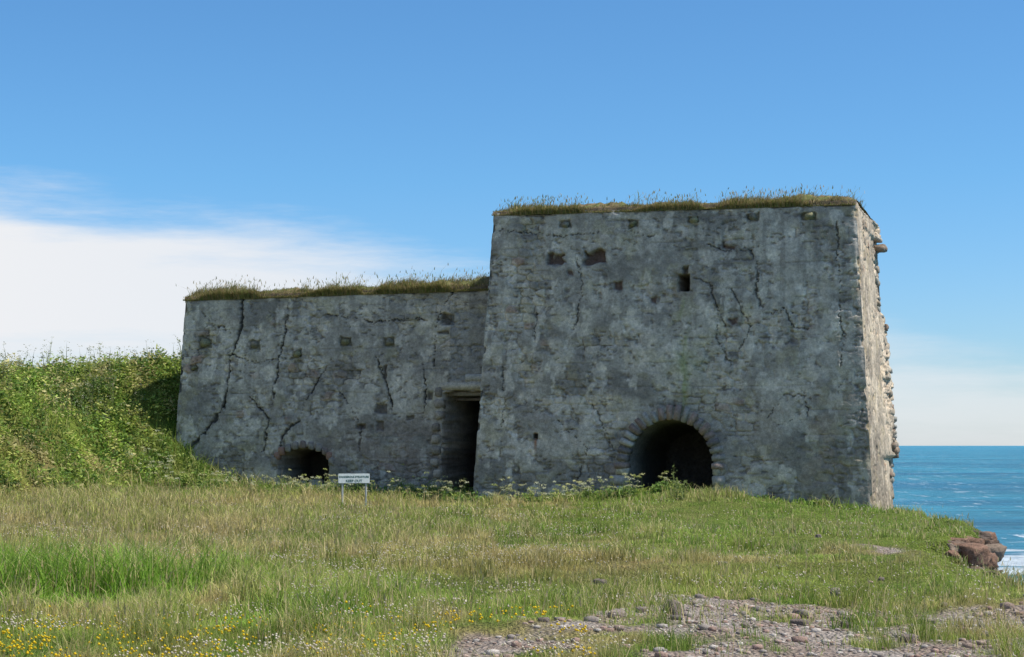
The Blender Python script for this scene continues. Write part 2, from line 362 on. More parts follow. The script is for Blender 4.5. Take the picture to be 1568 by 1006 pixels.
def feat_side(U,V,d,c):
    for k,(pts,w) in enumerate([
        ([(372,455),(370,500),(353,545),(347,590),(341,622)],.028),([(345,615),(330,640),(312,662),(292,684),(282,700)],.048),
        ([(440,478),(436,515),(424,560),(418,610)],.017),([(505,552),(478,598),(462,618)],.016),([(455,645),(432,668),(427,690)],.024),
        ([(300,470),(330,500),(352,505)],.010),([(648,556),(652,600),(646,640)],.012),([(350,545),(400,552),(450,548)],.011),
        ([(575,545),(590,590),(600,625)],.010),([(520,600),(548,640),(552,690)],.009),([(500,480),(560,492),(650,488)],.007),
        ([(690,445),(668,500),(664,560)],.010),([(385,610),(410,640),(400,700)],.010)]):
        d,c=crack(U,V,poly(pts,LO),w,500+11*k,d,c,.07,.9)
    d,c=putholes(U,V,d,c,LO)
    r=rect(U,V,672,479,694,497,LO,.07,seed=520); f=sm(r,-.02,.05); d=d+f*.10; c=mixc(c,[.08,.07,.06],f*.85)
    for (x0,y0,x1,y1,k) in [(670,506,684,511,1),(586,560,592,578,2),(574,618,592,633,3),(576,645,588,660,4),(655,600,664,612,5),(545,648,560,656,6),(622,636,634,644,7)]:
        r=rect(U,V,x0,y0,x1,y1,LO,.05,seed=530+k); f=sm(r,-.01,.02); d=d+f*.08; c=mixc(c,[.085,.07,.06],f*.75)
    r=rect(U,V,688,470,790,582,LO,.03,seed=541); f=sm(r,-.02,.03); c=mixc(c,[.28,.28,.27],f*.6); d=d+f*.03
    a=uv(610,690,LO); f=np.exp(-((U-a[0])/2.2)**2-((V-a[1])/.9)**2)*sm(fbm(U*2,V*2.4,seed=545,o=4),.36,.56); c=mixc(c,[.31,.24,.195],f*.6)
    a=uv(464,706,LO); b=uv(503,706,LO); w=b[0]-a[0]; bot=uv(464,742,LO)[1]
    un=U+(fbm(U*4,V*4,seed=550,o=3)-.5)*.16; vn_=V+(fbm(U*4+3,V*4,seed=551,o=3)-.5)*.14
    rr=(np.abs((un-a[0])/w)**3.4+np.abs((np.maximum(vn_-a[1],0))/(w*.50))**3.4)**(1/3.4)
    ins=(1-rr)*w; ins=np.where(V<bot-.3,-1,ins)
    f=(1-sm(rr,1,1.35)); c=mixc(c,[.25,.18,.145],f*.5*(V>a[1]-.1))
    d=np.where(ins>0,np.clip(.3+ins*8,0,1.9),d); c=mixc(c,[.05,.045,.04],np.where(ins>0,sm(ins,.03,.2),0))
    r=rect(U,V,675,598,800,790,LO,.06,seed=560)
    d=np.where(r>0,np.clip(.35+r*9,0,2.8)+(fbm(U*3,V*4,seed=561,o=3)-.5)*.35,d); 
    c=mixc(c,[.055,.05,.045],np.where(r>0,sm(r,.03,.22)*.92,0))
    return d,c
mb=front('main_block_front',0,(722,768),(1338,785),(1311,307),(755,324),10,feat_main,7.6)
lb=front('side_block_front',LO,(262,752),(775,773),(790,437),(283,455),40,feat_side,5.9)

# right-hand return wall of the main block (sunlit, broken at the rear)
HZ=[-1,.0,1.25,1.33,1.45,2.3,3.7,5.15,5.3,7.2,7.25,7.8]; LX=[-.06,-.08,-.10,.05,.07,.07,.02,-.03,-.18,-.16,-.04,-.03]
def return_wall():
    bl,br,tr,tl=mb
    nv=330;nu=210
    t=np.linspace(0,1,nv); s=np.linspace(0,1,nu)
    fe=br[None]*(1-t)[:,None]+tr[None]*t[:,None]
    fz=fe[:,2]
    tx=fe+ND*5.0
    lat=np.interp(fz,HZ,LX)+.16
    s2,t2=np.meshgrid(s,t,indexing='ij')
    P=fe[None]*(1-s2)[...,None]+(tx)[None]*s2[...,None]
    lean=lat[None]*np.where(s2>.3,((np.maximum(s2,.3)-.3)/.7)**1.5,0)
    P=P+UD*lean[...,None]
    W=s2*5.0; V=P[...,2].copy()
    d,c=wall_surface(W+40,V,90,expo_bias=-.06,warm=1)
    ex=sm(s2+.6*(fbm(W*.8,V*.8,seed=97,o=3)-.5),.62,.9)
    e,idv=stones(W*.9+40,V,.42,.20,seed=91)
    d=d-(ex*(idv-.5)*.10)+ex*(1-sm(e,.03,.18))*.05
    d*=sm(s2,0,.04)*.8
    d+= -.06*ex*(fbm(W*1.5,V*1.5,seed=93)-.5)
    P=P-UD*d[...,None]
    ai,al=arris(V,10); fo=1-sm(W,0,.14)
    P=P+ND*(ai*fo)[...,None]-UD*(al*fo)[...,None]
    P=P+ND*((s2**6)*(fbm(V*2.2,V*0,seed=94,o=4)-.5)*.9)[...,None]
    P[...,2]-=sm(t2,.97,1)*.06*fbm(W*3,V*0,seed=95)*sm(W,0,.2)
    np_mesh('main_block_return',P.reshape(-1,3),grid_faces(nu,nv),c.reshape(-1,3),MW,smooth=True,parent=ruin)
return_wall()
# remaining envelope (left return, rear, core) of both blocks
def envelope(name,bl,br,tr,tl,depth,inset,seed,sides):
    Vs=[];Fs=[];Cs=[];base=0
    def panel(a,b,c_,d_,seed):
        nonlocal base
        nu=max(int(np.linalg.norm(np.array(b)-a)/.07),4); nv=max(int(np.linalg.norm(np.array(d_)-a)/.07),4)
        s,t=np.meshgrid(np.linspace(0,1,nu),np.linspace(0,1,nv),indexing='ij')
        P=(1-s)[...,None]*((1-t)[...,None]*a+t[...,None]*d_)+s[...,None]*((1-t)[...,None]*b+t[...,None]*c_)
        n=np.cross(np.array(b)-a,np.array(d_)-a); n=n/np.linalg.norm(n)
        U=s*np.linalg.norm(np.array(b)-a); V=t*np.linalg.norm(np.array(d_)-a)
        d,c=wall_surface(U+seed*3,V,seed,expo_bias=.05)
        ed=np.minimum(np.minimum(s,1-s)*np.linalg.norm(np.array(b)-a),1)
        P=P-n*(d*sm(ed,0,.12))[...,None]
        Vs.append(P.reshape(-1,3)); Fs.append(grid_faces(nu,nv,base=base)); Cs.append(c.reshape(-1,3)); base+=nu*nv
    e=ND*depth
    tlb=tl+e;trb=tr+e;blb=bl+e;brb=br+e
    i=ND*.12
    sh_=UD*.03
    if 'L' in sides: panel(blb+sh_,bl+i*.2+sh_,tl+i*.2+sh_,tlb+sh_,seed+1)
    if 'B' in sides: panel(brb,blb,tlb,trb,seed+3)
    k=np.array([0,0,-.08]); panel(tl+k+i,tr+k+i,trb+k,tlb+k,seed+4)
    np_mesh(name,np.vstack(Vs),np.vstack(Fs),np.vstack(Cs),MW,smooth=True,parent=ruin)
envelope('main_block_walls',*mb,5.0,0,120,'LB')
envelope('side_block_walls',*lb,6.0,0,140,'LB')

# rough stones
def rock_arrays(center,size,seed,sub=2,rot=0.0,sq=.7):
    bm=bmesh.new(); bmesh.ops.create_icosphere(bm,subdivisions=sub,radius=1)
    v=np.array([q.co[:] for q in bm.verts]); f=np.array([[w.index for w in q.verts] for q in bm.faces]); bm.free()
    v=np.sign(v)*np.abs(v)**sq; v/=np.abs(v).max()
    n=fbm(v[:,0]*1.6+seed,v[:,1]*1.6,v[:,2]*1.6+seed*.3,seed=seed%97,o=3)
    v*= (.68+.6*n)[:,None]; v=v*np.array(size)*.5*1.1
    c,s=math.cos(rot),math.sin(rot); v=v@np.array([[c,s,0],[-s,c,0],[0,0,1]])
    return v+np.array(center),f
class Acc:
    def __init__(s): s.V=[];s.F=[];s.C=[];s.b=0
    def add(s,v,f,c):
        s.V.append(v); s.F.append(np.asarray(f)+s.b); c=np.asarray(c,float)
        s.C.append(np.tile(c,(len(v),1)) if c.ndim==1 else c); s.b+=len(v)
    def make(s,name,mat,smooth=False,parent=None):
        return np_mesh(name,np.vstack(s.V),np.vstack(s.F),np.vstack(s.C),mat,smooth,parent)
ang=-R18
def hexa(corners,bev=.012):
    bm=bmesh.new(); vs=[bm.verts.new(c) for c in corners]
    for q in [(0,1,2,3),(7,6,5,4),(0,4,5,1),(1,5,6,2),(2,6,7,3),(3,7,4,0)]: bm.faces.new([vs[i] for i in q])
    bmesh.ops.recalc_face_normals(bm,faces=bm.faces)
    bmesh.ops.bevel(bm,geom=bm.edges[:],offset=bev,segments=2,affect='EDGES')
    bmesh.ops.triangulate(bm,faces=bm.faces)
    v=np.array([q.co[:] for q in bm.verts]); f=np.array([[w.index for w in q.verts] for q in bm.faces]); bm.free()
    return v,f
def rough(v,i,a=.03):
    return v+(np.stack([vn(v[:,0]*9,v[:,2]*9,seed=i+e) for e in (1,2,3)],1)-.5)*a
def wp(u,v,d,off=0.0): return P0+ND*(off+BAT*v+d)+UD*u+np.array([0,0,v])
# decayed stubs set in their sockets
A=Acc(); k=0
for (x,y,w,h,off) in PUT:
    u,v_=uv(x,y,off); k+=1; D=42/F; hw,hh=w*D/2*.9,h*D/2*.88
    q=[wp(uu,vv,dd,off) for dd in (-.05,.3) for (uu,vv) in ((u-hw,v_-hh),(u+hw,v_-hh*.9),(u+hw*.9,v_+hh),(u-hw*.85,v_+hh*.9))]
    v,f=hexa(q,.035); A.add(rough(v,k*7,.09),f,np.array([(.32,.30,.18),(.29,.27,.21),(.30,.28,.16)][k%3])*random.uniform(.75,1.05))
A.make('putlog_stubs',MW,True,ruin)
# arch ring stones
A=Acc(); n=21
a0,a1=math.radians(-8),math.radians(188)
for i in range(n):
    t0=a0+(a1-a0)*i/n+.018; t1=a0+(a1-a0)*(i+1)/n-.018
    ri=ARR-.02+random.uniform(-.015,.015); ro=ARR+random.uniform(.24,.38); pr=-random.uniform(.02,.065)
    q=[]
    for dd in (pr,.35):
        for (r,t) in ((ri,t0),(ro,t0+.01),(ro,t1-.01),(ri,t1)):
            q.append(wp(ARC[0]+r*math.cos(t),ARC[1]+r*math.sin(t),dd))
    v,f=hexa(q); v=rough(v,i,.035)
    A.add(v,f,np.array(random.choice([(.28,.22,.19),(.21,.19,.18),(.32,.24,.195),(.38,.36,.32)]))*random.uniform(.75,1.15))
# jamb quoins
for i in range(5):
    h0=ARC[1]-.05-i*.27; h1=h0-.25; w=.30+.16*(i%2)
    for sd_ in (-1,1):
        x0=ARC[0]+sd_*(ARR-.015); x1=x0+sd_*w*(1 if sd_<0 else .7)
        xa,xb=min(x0,x1),max(x0,x1)
        q=[wp(u,vv,dd) for dd in (-.01-random.random()*.02,.35) for (u,vv) in ((xa,h1),(xb,h1),(xb,h0),(xa,h0))]
        v,f=hexa(q,.02); A.add(rough(v,i,.04),f,np.array((.45,.42,.37))*random.uniform(.7,1.2))
A.make('arch_ring_stones',MW,False,ruin)
# small arch over kiln eye + rubble in it
A=Acc(); ca=uv(464,712,LO); rw=uv(503,712,LO)[0]-ca[0]
for i in range(11):
    t=math.radians(10+160*i/10); r=1.12
    u=ca[0]+rw*r*math.cos(t)*1.02; vv=ca[1]+rw*.62*r*math.sin(t)+.02
    v,f=rock_arrays(wp(u,vv,.03,LO),(.17,.22,.22),i*7+3,2,ang,.5); A.add(v,f,np.array(random.choice([(.32,.19,.14),(.28,.25,.22),(.23,.18,.155)])))
for i in range(26):
    u=ca[0]+random.uniform(-.8,.8)*rw; vv=uv(464,742,LO)[1]-.12+random.uniform(0,.14)
    v,f=rock_arrays(wp(u,vv,random.uniform(0,.9),LO),(random.uniform(.15,.4),random.uniform(.15,.35),random.uniform(.12,.24)),i*5+1,2,random.random()*3,.5)
    A.add(v,f,np.array((.38,.37,.34))*random.uniform(.6,1.2))
for i in range(9):
    px,py=random.uniform(668,676),600+i*18
    u,vv=uv(px,py,LO); v,f=rock_arrays(wp(u-.05,vv,.06,LO),(random.uniform(.2,.36),.3,random.uniform(.2,.3)),i*17+2,2,ang,.5); A.add(v,f,np.array((.41,.355,.29))*random.uniform(.6,1.2))
trc=mb[2]
for i in range(40):
    z=random.uniform(.2,7.3); lat=np.interp(z,HZ,LX)+.16
    fr=(z+1)/(trc[2]+1); fe=mb[1]*(1-fr)+trc*fr
    dd=random.uniform(4.5,5.1); c_=fe+ND*dd+UD*(lat*((dd/5-.3)/.7)**1.5-.07)
    v,f=rock_arrays(c_,(random.uniform(.14,.24),random.uniform(.25,.5),random.uniform(.09,.18)),i*3+5,2,ang,.4); A.add(v,f,np.array(random.choice([(.42,.37,.29),(.34,.28,.21),(.3,.29,.25),(.26,.18,.13)])))
for (z,sz,dd) in [(7.05,.34,4.9),(7.0,.28,4.6),(1.45,.36,4.9),(1.6,.28,4.6)]:
    fr=(z+1)/(trc[2]+1); fe=mb[1]*(1-fr)+trc*fr
    v,f=rock_arrays(fe+ND*dd+UD*.10,(sz,.5,sz*.55),int(z*100),2,ang,.4); A.add(v,f,(.29,.22,.16))
A.make('rubble_stones',MW,False,ruin)
# door lintels
A=Acc()
for (x0,y0,x1,y1,d0,d1,col) in [(671,585,790,597,-.03,.5,(.52,.475,.385)),(683,598,790,606,.22,.6,(.30,.27,.23)),(712,572,790,583,.0,.3,(.45,.44,.40)),(690,608,790,613,.45,.9,(.18,.15,.12))]:
    a=uv(x0,y1,LO); b=uv(x1,y0,LO)
    q=[wp(u,vv,dd,LO) for dd in (d0,d1) for (u,vv) in ((a[0],a[1]),(b[0],a[1]),(b[0],b[1]),(a[0],b[1]))]
    v,f=hexa(q,.012); A.add(v,f,col)
A.make('door_lintels',MW,False,ruin)
# revetment stub behind the left end
A=Acc()
for i in range(40):
    z=random.uniform(.2,4.9); v,f=rock_arrays(lb[3]*1+ND*random.uniform(1.5,3.2)+UD*random.uniform(-.42,-.1)+np.array([0,0,z-lb[3][2]]),(.5,.6,.35),i*9+4,2,ang,.5)
    A.add(v,f,np.array((.29,.285,.265))*random.uniform(.7,1.1))
A.make('revetment_stones',MW,False,ruin)

# ---------------------------------------------------------------- turf caps
def turf(name,tl,tr,depth,hs,seed):
    L=np.linalg.norm(tr-tl); nu=int(L/.05); nv=int(depth/.07)
    s,t=np.meshgrid(np.linspace(0,1,nu),np.linspace(0,1,nv)**1.6,indexing='ij')
    P=tl+(tr-tl)*s[...,None]+ND*(t*depth-.03)[...,None]
    U=s*L; W=t*depth
    hh=np.interp(s,np.linspace(0,1,len(hs)),hs)
    rise=sm(W,-.02,.6)*.8+.2*sm(W,0,.06)
    bump=(fbm(U*1.3,W*1.3,seed=seed,o=4)-.5)*.34+(fbm(U*6,W*6,seed=seed+1,o=3)-.5)*.12
    ends=sm(np.minimum(s,1-s)*L,0,.35)
    P[...,2]+=np.maximum(-.06,(hh*rise*.75+bump*sm(W,0,.3)+.0))*(.35+.65*ends)-.10*(1-sm(W,0,.04))
    P=P-ND*((.14*fbm(U*3,W*0,seed=seed+4,o=4)-.07)*(1-sm(W,0,.2)))[...,None]
    n=fbm(U*3,W*3,seed=seed+3,o=3)
    c=np.zeros(P.shape)+np.array([.20,.15,.08]); c=mixc(c,[.16,.17,.06],sm(n,.4,.6)); c=mixc(c,[.17,.125,.085],1-sm(W,0,.12))
    np_mesh(name,P.reshape(-1,3),grid_faces(nu,nv),c.reshape(-1,3),MW,smooth=True,parent=ruin)
    return P
T1=turf('main_block_turf',mb[3],mb[2],5.1,[.02,.10,.16,.22,.2,.2,.2,.24,.28,.3,.24],200)
T2=turf('side_block_turf',lb[3],lb[2],6.0,[.04,.16,.2,.2,.16,.18,.2,.25,.35,.4,.4],210)

# ---------------------------------------------------------------- blades
def blades(base,h,w,lean,col,tipcol=None,az=None):
    n=len(base); az=RNG.uniform(0,2*np.pi,n) if az is None else az
    fa=RNG.uniform(0,2*np.pi,n)
    side=np.stack([np.cos(fa),np.sin(fa),np.zeros(n)],1)*(w*.5)[:,None]
    ld=np.stack([np.cos(az),np.sin(az),np.zeros(n)],1)
    up=np.array([0,0,1.])
    mid=base+up*(h*.55)[:,None]+ld*(lean*h*.3)[:,None]
    tip=base+up*(h*(1-.25*lean))[:,None]+ld*(lean*h)[:,None]
    V=np.stack([base-side,base+side,mid-side*.75,mid+side*.75,tip],1).reshape(-1,3)
    k=np.arange(n)*5
    Fc=np.stack([np.stack([k,k+1,k+3],1),np.stack([k,k+3,k+2],1),np.stack([k+2,k+3,k+4],1)],1).reshape(-1,3)
    tc=col if tipcol is None else tipcol
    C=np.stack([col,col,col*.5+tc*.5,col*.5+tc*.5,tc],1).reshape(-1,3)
    return V,Fc,C
def join(parts):
    Vs,Fs,Cs=[],[],[];b=0
    for v,f,c in parts: Vs.append(v);Fs.append(f+b);Cs.append(c);b+=len(v)
    return np.vstack(Vs),np.vstack(Fs),np.vstack(Cs)
def kiln_foot(x,y):
    """signed distance in front (+) of the kiln fronts"""
    p=np.stack([x,y],-1)-P0[:2]; u=p@UD[:2]; v=-(p@ND[:2])
    ul=(mb[0]-P0)@UD
    vv=np.where(u>ul,v,v+LO); 
    ll=(lb[0]-P0)@UD
    return np.where((u<ll-.1)|(u>.35),9,vv),u
def scatter(n,y0,y1,spread=.38,mar=1.2):
    y=y0*(y1/y0)**RNG.random(n); 
    xl=-spread*y-mar; xr=np.minimum(spread*y+mar,edge_x(y)+.9)
    x=xl+(xr-xl)*RNG.random(n)
    return x,y
# general turf grass
x,y=scatter(400000,10.5,50)
kf,_=kiln_foot(x,y); gr=gravel(x,y); sd_=sea_dist(x,y)
keep=(kf>.02)&(RNG.random(len(x))>gr*.97)&(sd_<.16)
x,y,kf=x[keep],y[keep],kf[keep]; z=ter(x,y); tone,lush=grass_tone(x,y)
patch=fbm(x*.8,y*.8,seed=61,o=3); tuft=fbm(x*2.6,y*2.6,seed=62,o=3)
h=(.03+.07*sm(patch,.35,.7)+.19*sm(tuft,.53,.68)*sm(patch,.28,.6))*RNG.uniform(.6,1.5,len(x))
h=h+lush*RNG.uniform(.04,.32,len(x))*(.3+1.3*sm(tuft,.38,.62))
tall=sm(y,24,34)*sm(-x,1,7); h=h+tall*RNG.uniform(.0,.24,len(x))*(.4+.9*sm(patch,.4,.6))
h=h*(1-.40*sm(x,1,5)*sm(y,17,22)*(1-sm(y,36,40)))
h=h+np.where((kf<1.3)&(x<9),RNG.uniform(0,.38,len(x)),0)*np.clip(1.3-kf,0,1)*sm(fbm(x*1.5,y*1.5,seed=66,o=2),.3,.6)
w=.0045*np.maximum(1,y/13)*RNG.uniform(.8,1.6,len(x))*(1+lush*.6)
tone=tone*RNG.uniform(.65,1.5,(len(x),1))*(1-.3*sm(tuft,.53,.7))[:,None]
dry=RNG.random(len(x))<(.12+.25*sm(patch,.5,.7)-.2*lush); tone[dry]=np.array([.66,.54,.27])*RNG.uniform(.6,1.2,(dry.sum(),1))
hd=sm(hill_d(x,y),0,1.2); tone=tone*(1-hd[:,None]*.6)+np.array([.24,.34,.06])*hd[:,None]*.6
tone*=1.12
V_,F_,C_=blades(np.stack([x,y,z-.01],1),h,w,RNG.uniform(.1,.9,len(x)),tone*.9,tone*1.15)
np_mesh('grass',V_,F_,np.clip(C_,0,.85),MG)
# seed-head stalks : wispy tan grasses
x,y=scatter(22000,13,46); kf,_=kiln_foot(x,y); tm=sm(-x,-1,6)*sm(y,20,30)+.14
keep=(kf>.1)&(gravel(x,y)<.3)&(sea_dist(x,y)<-.1)&(RNG.random(len(x))<tm)
x,y=x[keep],y[keep]; z=ter(x,y); nn=len(x)
h=RNG.uniform(.15,.42,nn); base=np.stack([x,y,z],1); col=np.tile([.50,.40,.20],(nn,1))*RNG.uniform(.7,1.3,(nn,1))
pa=blades(base,h,.006*np.maximum(1,y/25),RNG.uniform(.1,.4,nn),col,col)
tips=pa[0].reshape(-1,5,3)[:,4]
pb=blades(tips-np.array([0,0,.05]),RNG.uniform(.05,.10,nn),np.full(nn,.016),RNG.uniform(0,.4,nn),col*1.2,col)
np_mesh('seeding_grass_stalks',*join([pa,pb]),MG)
# grass on turf caps
def cap_grass(P,n,hs,hmax,name):
    nu,nv,_=P.shape; i=RNG.integers(0,nu-1,n); j=(RNG.random(n)**2.2*(nv*.6)).astype(int)
    b=P[i,j]+RNG.uniform(-.03,.03,(n,3))*np.array([1,1,.3]); b[:,2]-=.01
    front_=(j<4)
    clump=fbm(i*.045,j*.06,seed=71,o=4)
    h=hs*RNG.uniform(.3,1.3,n)*(0.35+1.6*sm(clump,.42,.68)); tallm=RNG.random(n)<.018*(.1+1.9*sm(clump,.42,.62)); h=np.where(tallm,RNG.uniform(.15,hmax,n),h)
    col=np.tile([.25,.27,.08],(n,1)); d=RNG.random(n)<.5; col[d]=[.48,.37,.19]; col*=RNG.uniform(.5,1.3,(n,1))
    az=np.where(front_,math.atan2(-ND[1],-ND[0])+RNG.uniform(-1,1,n),RNG.uniform(-.9,.9,n))
    pa=blades(b,h,RNG.uniform(.008,.018,n),RNG.uniform(.2,.9,n),col,col,az)
    tp=pa[0].reshape(-1,5,3)[tallm,4]; m_=tallm.sum()
    pb=blades(tp-np.array([0,0,.06]),RNG.uniform(.06,.12,m_),np.full(m_,.024),RNG.uniform(0,.5,m_),col[tallm]*1.1,col[tallm])
    np_mesh(name,*join([pa,pb]),MG,parent=ruin)
cap_grass(T1,24000,.10,.5,'main_block_cap_grass'); cap_grass(T2,32000,.14,.6,'side_block_cap_grass')

# ---------------------------------------------------------------- leafy plants
def leaves(cent,size,col):
    n=len(cent); a=RNG.normal(size=(n,3)); a/=np.linalg.norm(a,axis=1)[:,None]
    nrm=RNG.normal(size=(n,3))*.55+np.array([0,0,1.]); nrm/=np.linalg.norm(nrm,axis=1)[:,None]
    a=np.cross(nrm,a); a/=np.linalg.norm(a,axis=1)[:,None]; b=np.cross(nrm,a)
    L=size[:,None]
    V=np.stack([cent-a*L,cent+b*L*.42-a*.1*L,cent+a*L+nrm*(-.2*L),cent-b*L*.42-a*.1*L],1).reshape(-1,3)
    k=np.arange(n)*4; Fc=np.stack([np.stack([k,k+1,k+2],1),np.stack([k,k+2,k+3],1)],1).reshape(-1,3)
    return V,Fc,np.repeat(col,4,axis=0)
def plants(cx,cy,r,hh,nl,cols,ls=.05):
    """each plant: leafy mound"""
    n=len(cx); idx=np.repeat(np.arange(n),nl); m_=len(idx)
    q=RNG.normal(size=(m_,3)); q/=np.linalg.norm(q,axis=1)[:,None]; rad=RNG.random(m_)**.45
    q=q*rad[:,None]; q[:,2]=abs(q[:,2])
    px=cx[idx]+q[:,0]*r[idx]; py=cy[idx]+q[:,1]*r[idx]; pz=ter(cx[idx],cy[idx])*.4+ter(px,py)*.6+q[:,2]*hh[idx]
    col=cols[idx]*RNG.uniform(.65,1.4,(m_,1))
    return leaves(np.stack([px,py,pz],1),ls*RNG.uniform(.6,1.5,m_),col)
# bank vegetation
n=2700; cx=RNG.uniform(-22,-9.6,n); cy=RNG.uniform(34,60,n)
hd=hill_d(cx,cy)
inblk=(cx>-10.4+(cy-47.7)*.33)&(cy>46.2)
keep=(hd>.1)&(~inblk)&(hd<9.5); cx,cy=cx[keep],cy[keep]; n=len(cx)
cl=fbm(cx*.5,cy*.5,seed=81,o=3); r=RNG.uniform(.2,.65,n); hh=RNG.uniform(.12,.65,n)*(.4+cl*1.2)
pal=np.array([[.24,.35,.055],[.33,.43,.08],[.15,.25,.045],[.43,.45,.12],[.09,.155,.035],[.47,.42,.18]])
cols=pal[RNG.integers(0,6,n)]; cols=cols*(.6+.9*cl)[:,None]
np_mesh('bank_vegetation',*plants(cx,cy,r,hh,85,cols,.055),ML)
# tall stems on the bank crest and slope
n=2000; cx=RNG.uniform(-22,-10,n); cy=RNG.uniform(44,60,n); hd=hill_d(cx,cy); inblk=(cx>-10.5+(cy-47.7)*.33)&(cy>46.2)
keep=(hd>2.2)&(~inblk)&(hd<8.5)&(fbm(cx*.9,cy*.9,seed=83,o=3)>.47); cx,cy=cx[keep],cy[keep]; n=len(cx)
h=RNG.uniform(.3,.95,n); b=np.stack([cx,cy,ter(cx,cy)],1); col=np.tile([.22,.25,.10],(n,1))*RNG.uniform(.6,1.5,(n,1))
pa=blades(b,h,np.full(n,.022),RNG.uniform(.05,.3,n),col,col); tp=pa[0].reshape(-1,5,3)[:,4]
idx=np.repeat(np.arange(n),9); f_=RNG.random(len(idx)); lc=b[idx]*(1-f_[:,None])+tp[idx]*f_[:,None]+RNG.normal(size=(len(idx),3))*.04
pb=leaves(lc,RNG.uniform(.03,.06,len(idx)),col[idx]*.9)
idx=np.repeat(np.arange(n),5); pc=leaves(tp[idx]+RNG.normal(size=(len(idx),3))*np.array([.05,.05,.02]),RNG.uniform(.02,.035,len(idx)),np.tile([.5,.48,.34],(len(idx),1)))
np_mesh('tall_weeds',*join([pa,pb,pc]),ML)
# low nettles/docks along the wall foot
def footpts(n,u0,u1,d0,d1,off):
    u=RNG.uniform(u0,u1,n); d=RNG.uniform(d0,d1,n); p=P0[:2]+UD[:2]*u[:,None]+ND[:2]*(off-d)[:,None]
    return p[:,0],p[:,1]
ul=(mb[0]-P0)@UD; ll=(lb[0]-P0)@UD
ax,ay=footpts(400,ll-2.5,ul+.3,.15,1.9,LO); bx,by=footpts(230,ul-.2,ARC[0]+.4,.15,1.3,0); c3x,c3y=footpts(110,ARC[0]+.3,0,.05,.5,0)
cx=np.r_[ax,bx,c3x]; cy=np.r_[ay,by,c3y]; n=len(cx)
r=np.r_[RNG.uniform(.15,.38,400),RNG.uniform(.12,.28,230),RNG.uniform(.08,.20,110)]; hh=np.r_[RNG.uniform(.14,.48,400),RNG.uniform(.12,.38,230),RNG.uniform(.05,.22,110)]
cols=np.array([[.20,.31,.06],[.31,.37,.09],[.12,.20,.05]])[RNG.integers(0,3,n)]
np_mesh('wall_foot_weeds',*plants(cx,cy,r,hh,60,cols,.045),ML)
# cow parsley umbels
ax,ay=footpts(640,ll-.6,ul+.2,.5,2.7,LO); bx,by=footpts(260,ul,ARC[0]+.3,.3,2.0,0)
cx=np.r_[ax,bx]; cy=np.r_[ay,by]
q=fbm(cx*1.1,cy*.7,seed=88,o=3)>.46; cx,cy=cx[q],cy[q]; n=len(cx); b=np.stack([cx,cy,ter(cx,cy)],1)
h=RNG.uniform(.22,.64,n); h=np.where(RNG.random(n)<.05,h*1.5,h); col=np.tile([.2,.26,.10],(n,1))
pa=blades(b,h,np.full(n,.016),RNG.uniform(.05,.35,n),col,col); tp=pa[0].reshape(-1,5,3)[:,4]
idx=np.repeat(np.arange(n),24); m_=len(idx); rr=np.sqrt(RNG.random(m_))*RNG.uniform(.04,.10,n)[idx]; aa=RNG.uniform(0,6.28,m_)
uc=tp[idx]+np.stack([rr*np.cos(aa),rr*np.sin(aa),-rr*rr*4+RNG.normal(size=m_)*.012],1)
wc=np.array([[.70,.71,.50],[.68,.66,.32],[.46,.50,.16],[.60,.60,.34]])[RNG.integers(0,4,n)][idx]*RNG.uniform(.75,1.1,(m_,1))
pb=leaves(uc,RNG.uniform(.014,.028,m_),wc)
np_mesh('cow_parsley',*join([pa,pb]),ML)
# tall weed in front of the arch
n=6; cx=6.05*.66+RNG.normal(size=n)*.12; cy=38.6+RNG.normal(size=n)*.2; b=np.stack([cx,cy,ter(cx,cy)],1); h=RNG.uniform(.25,.6,n); h[0]=.85; col=np.tile([.24,.29,.10],(n,1))
pa=blades(b,h,np.full(n,.03),RNG.uniform(.1,.35,n),col,col); tp=pa[0].reshape(-1,5,3)[:,4]
idx=np.repeat(np.arange(n),28); f_=RNG.random(len(idx)); pb=leaves(b[idx]*(1-f_[:,None])+tp[idx]*f_[:,None]+RNG.normal(size=(len(idx),3))*.04,RNG.uniform(.03,.07,len(idx)),col[idx])
np_mesh('dock_plant',*join([pa,pb]),ML)
# clover and yellow flowers
def flowers(name,n,zone,colr,size,hgt,y0,y1):
    x,y=scatter(n,y0,y1,.34,.5); q=zone(x,y); keep=(RNG.random(n)<q)&(gravel(x,y)<.4)&(sea_dist(x,y)<-.2)&(kiln_foot(x,y)[0]>.5); x,y=x[keep],y[keep]; m_=len(x)
    c_=np.stack([x,y,ter(x,y)+RNG.uniform(hgt*.6,hgt*1.3,m_)],1); s=size*RNG.uniform(.7,1.4,m_)*np.maximum(1,y/26)
    o=np.array([[1,0,0],[0,1,0],[-1,0,0],[0,-1,0],[0,0,.9],[0,0,-.7]])
    V=(c_[:,None]+o[None]*s[:,None,None]).reshape(-1,3); k=np.arange(m_)*6
    T=np.array([[0,1,4],[1,2,4],[2,3,4],[3,0,4],[1,0,5],[2,1,5],[3,2,5],[0,3,5]])
    Fc=(k[:,None,None]+T[None]).reshape(-1,3)
    C=np.repeat(np.array(colr)[None]*RNG.uniform(.75,1.15,(m_,1)),6,axis=0)
    np_mesh(name,V,Fc,C,ML)
zc=lambda x,y: sm(fbm(x*.9,y*.9,seed=91,o=4),.42,.60)*(.25+.75*sm(-x,-4,1))*(1-.7*sm(-x,2,4)*sm(y,14,16)*(1-sm(y,19,22)))
flowers('clover_flowers',30000,zc,(.78,.70,.56),.010,.10,11,38)
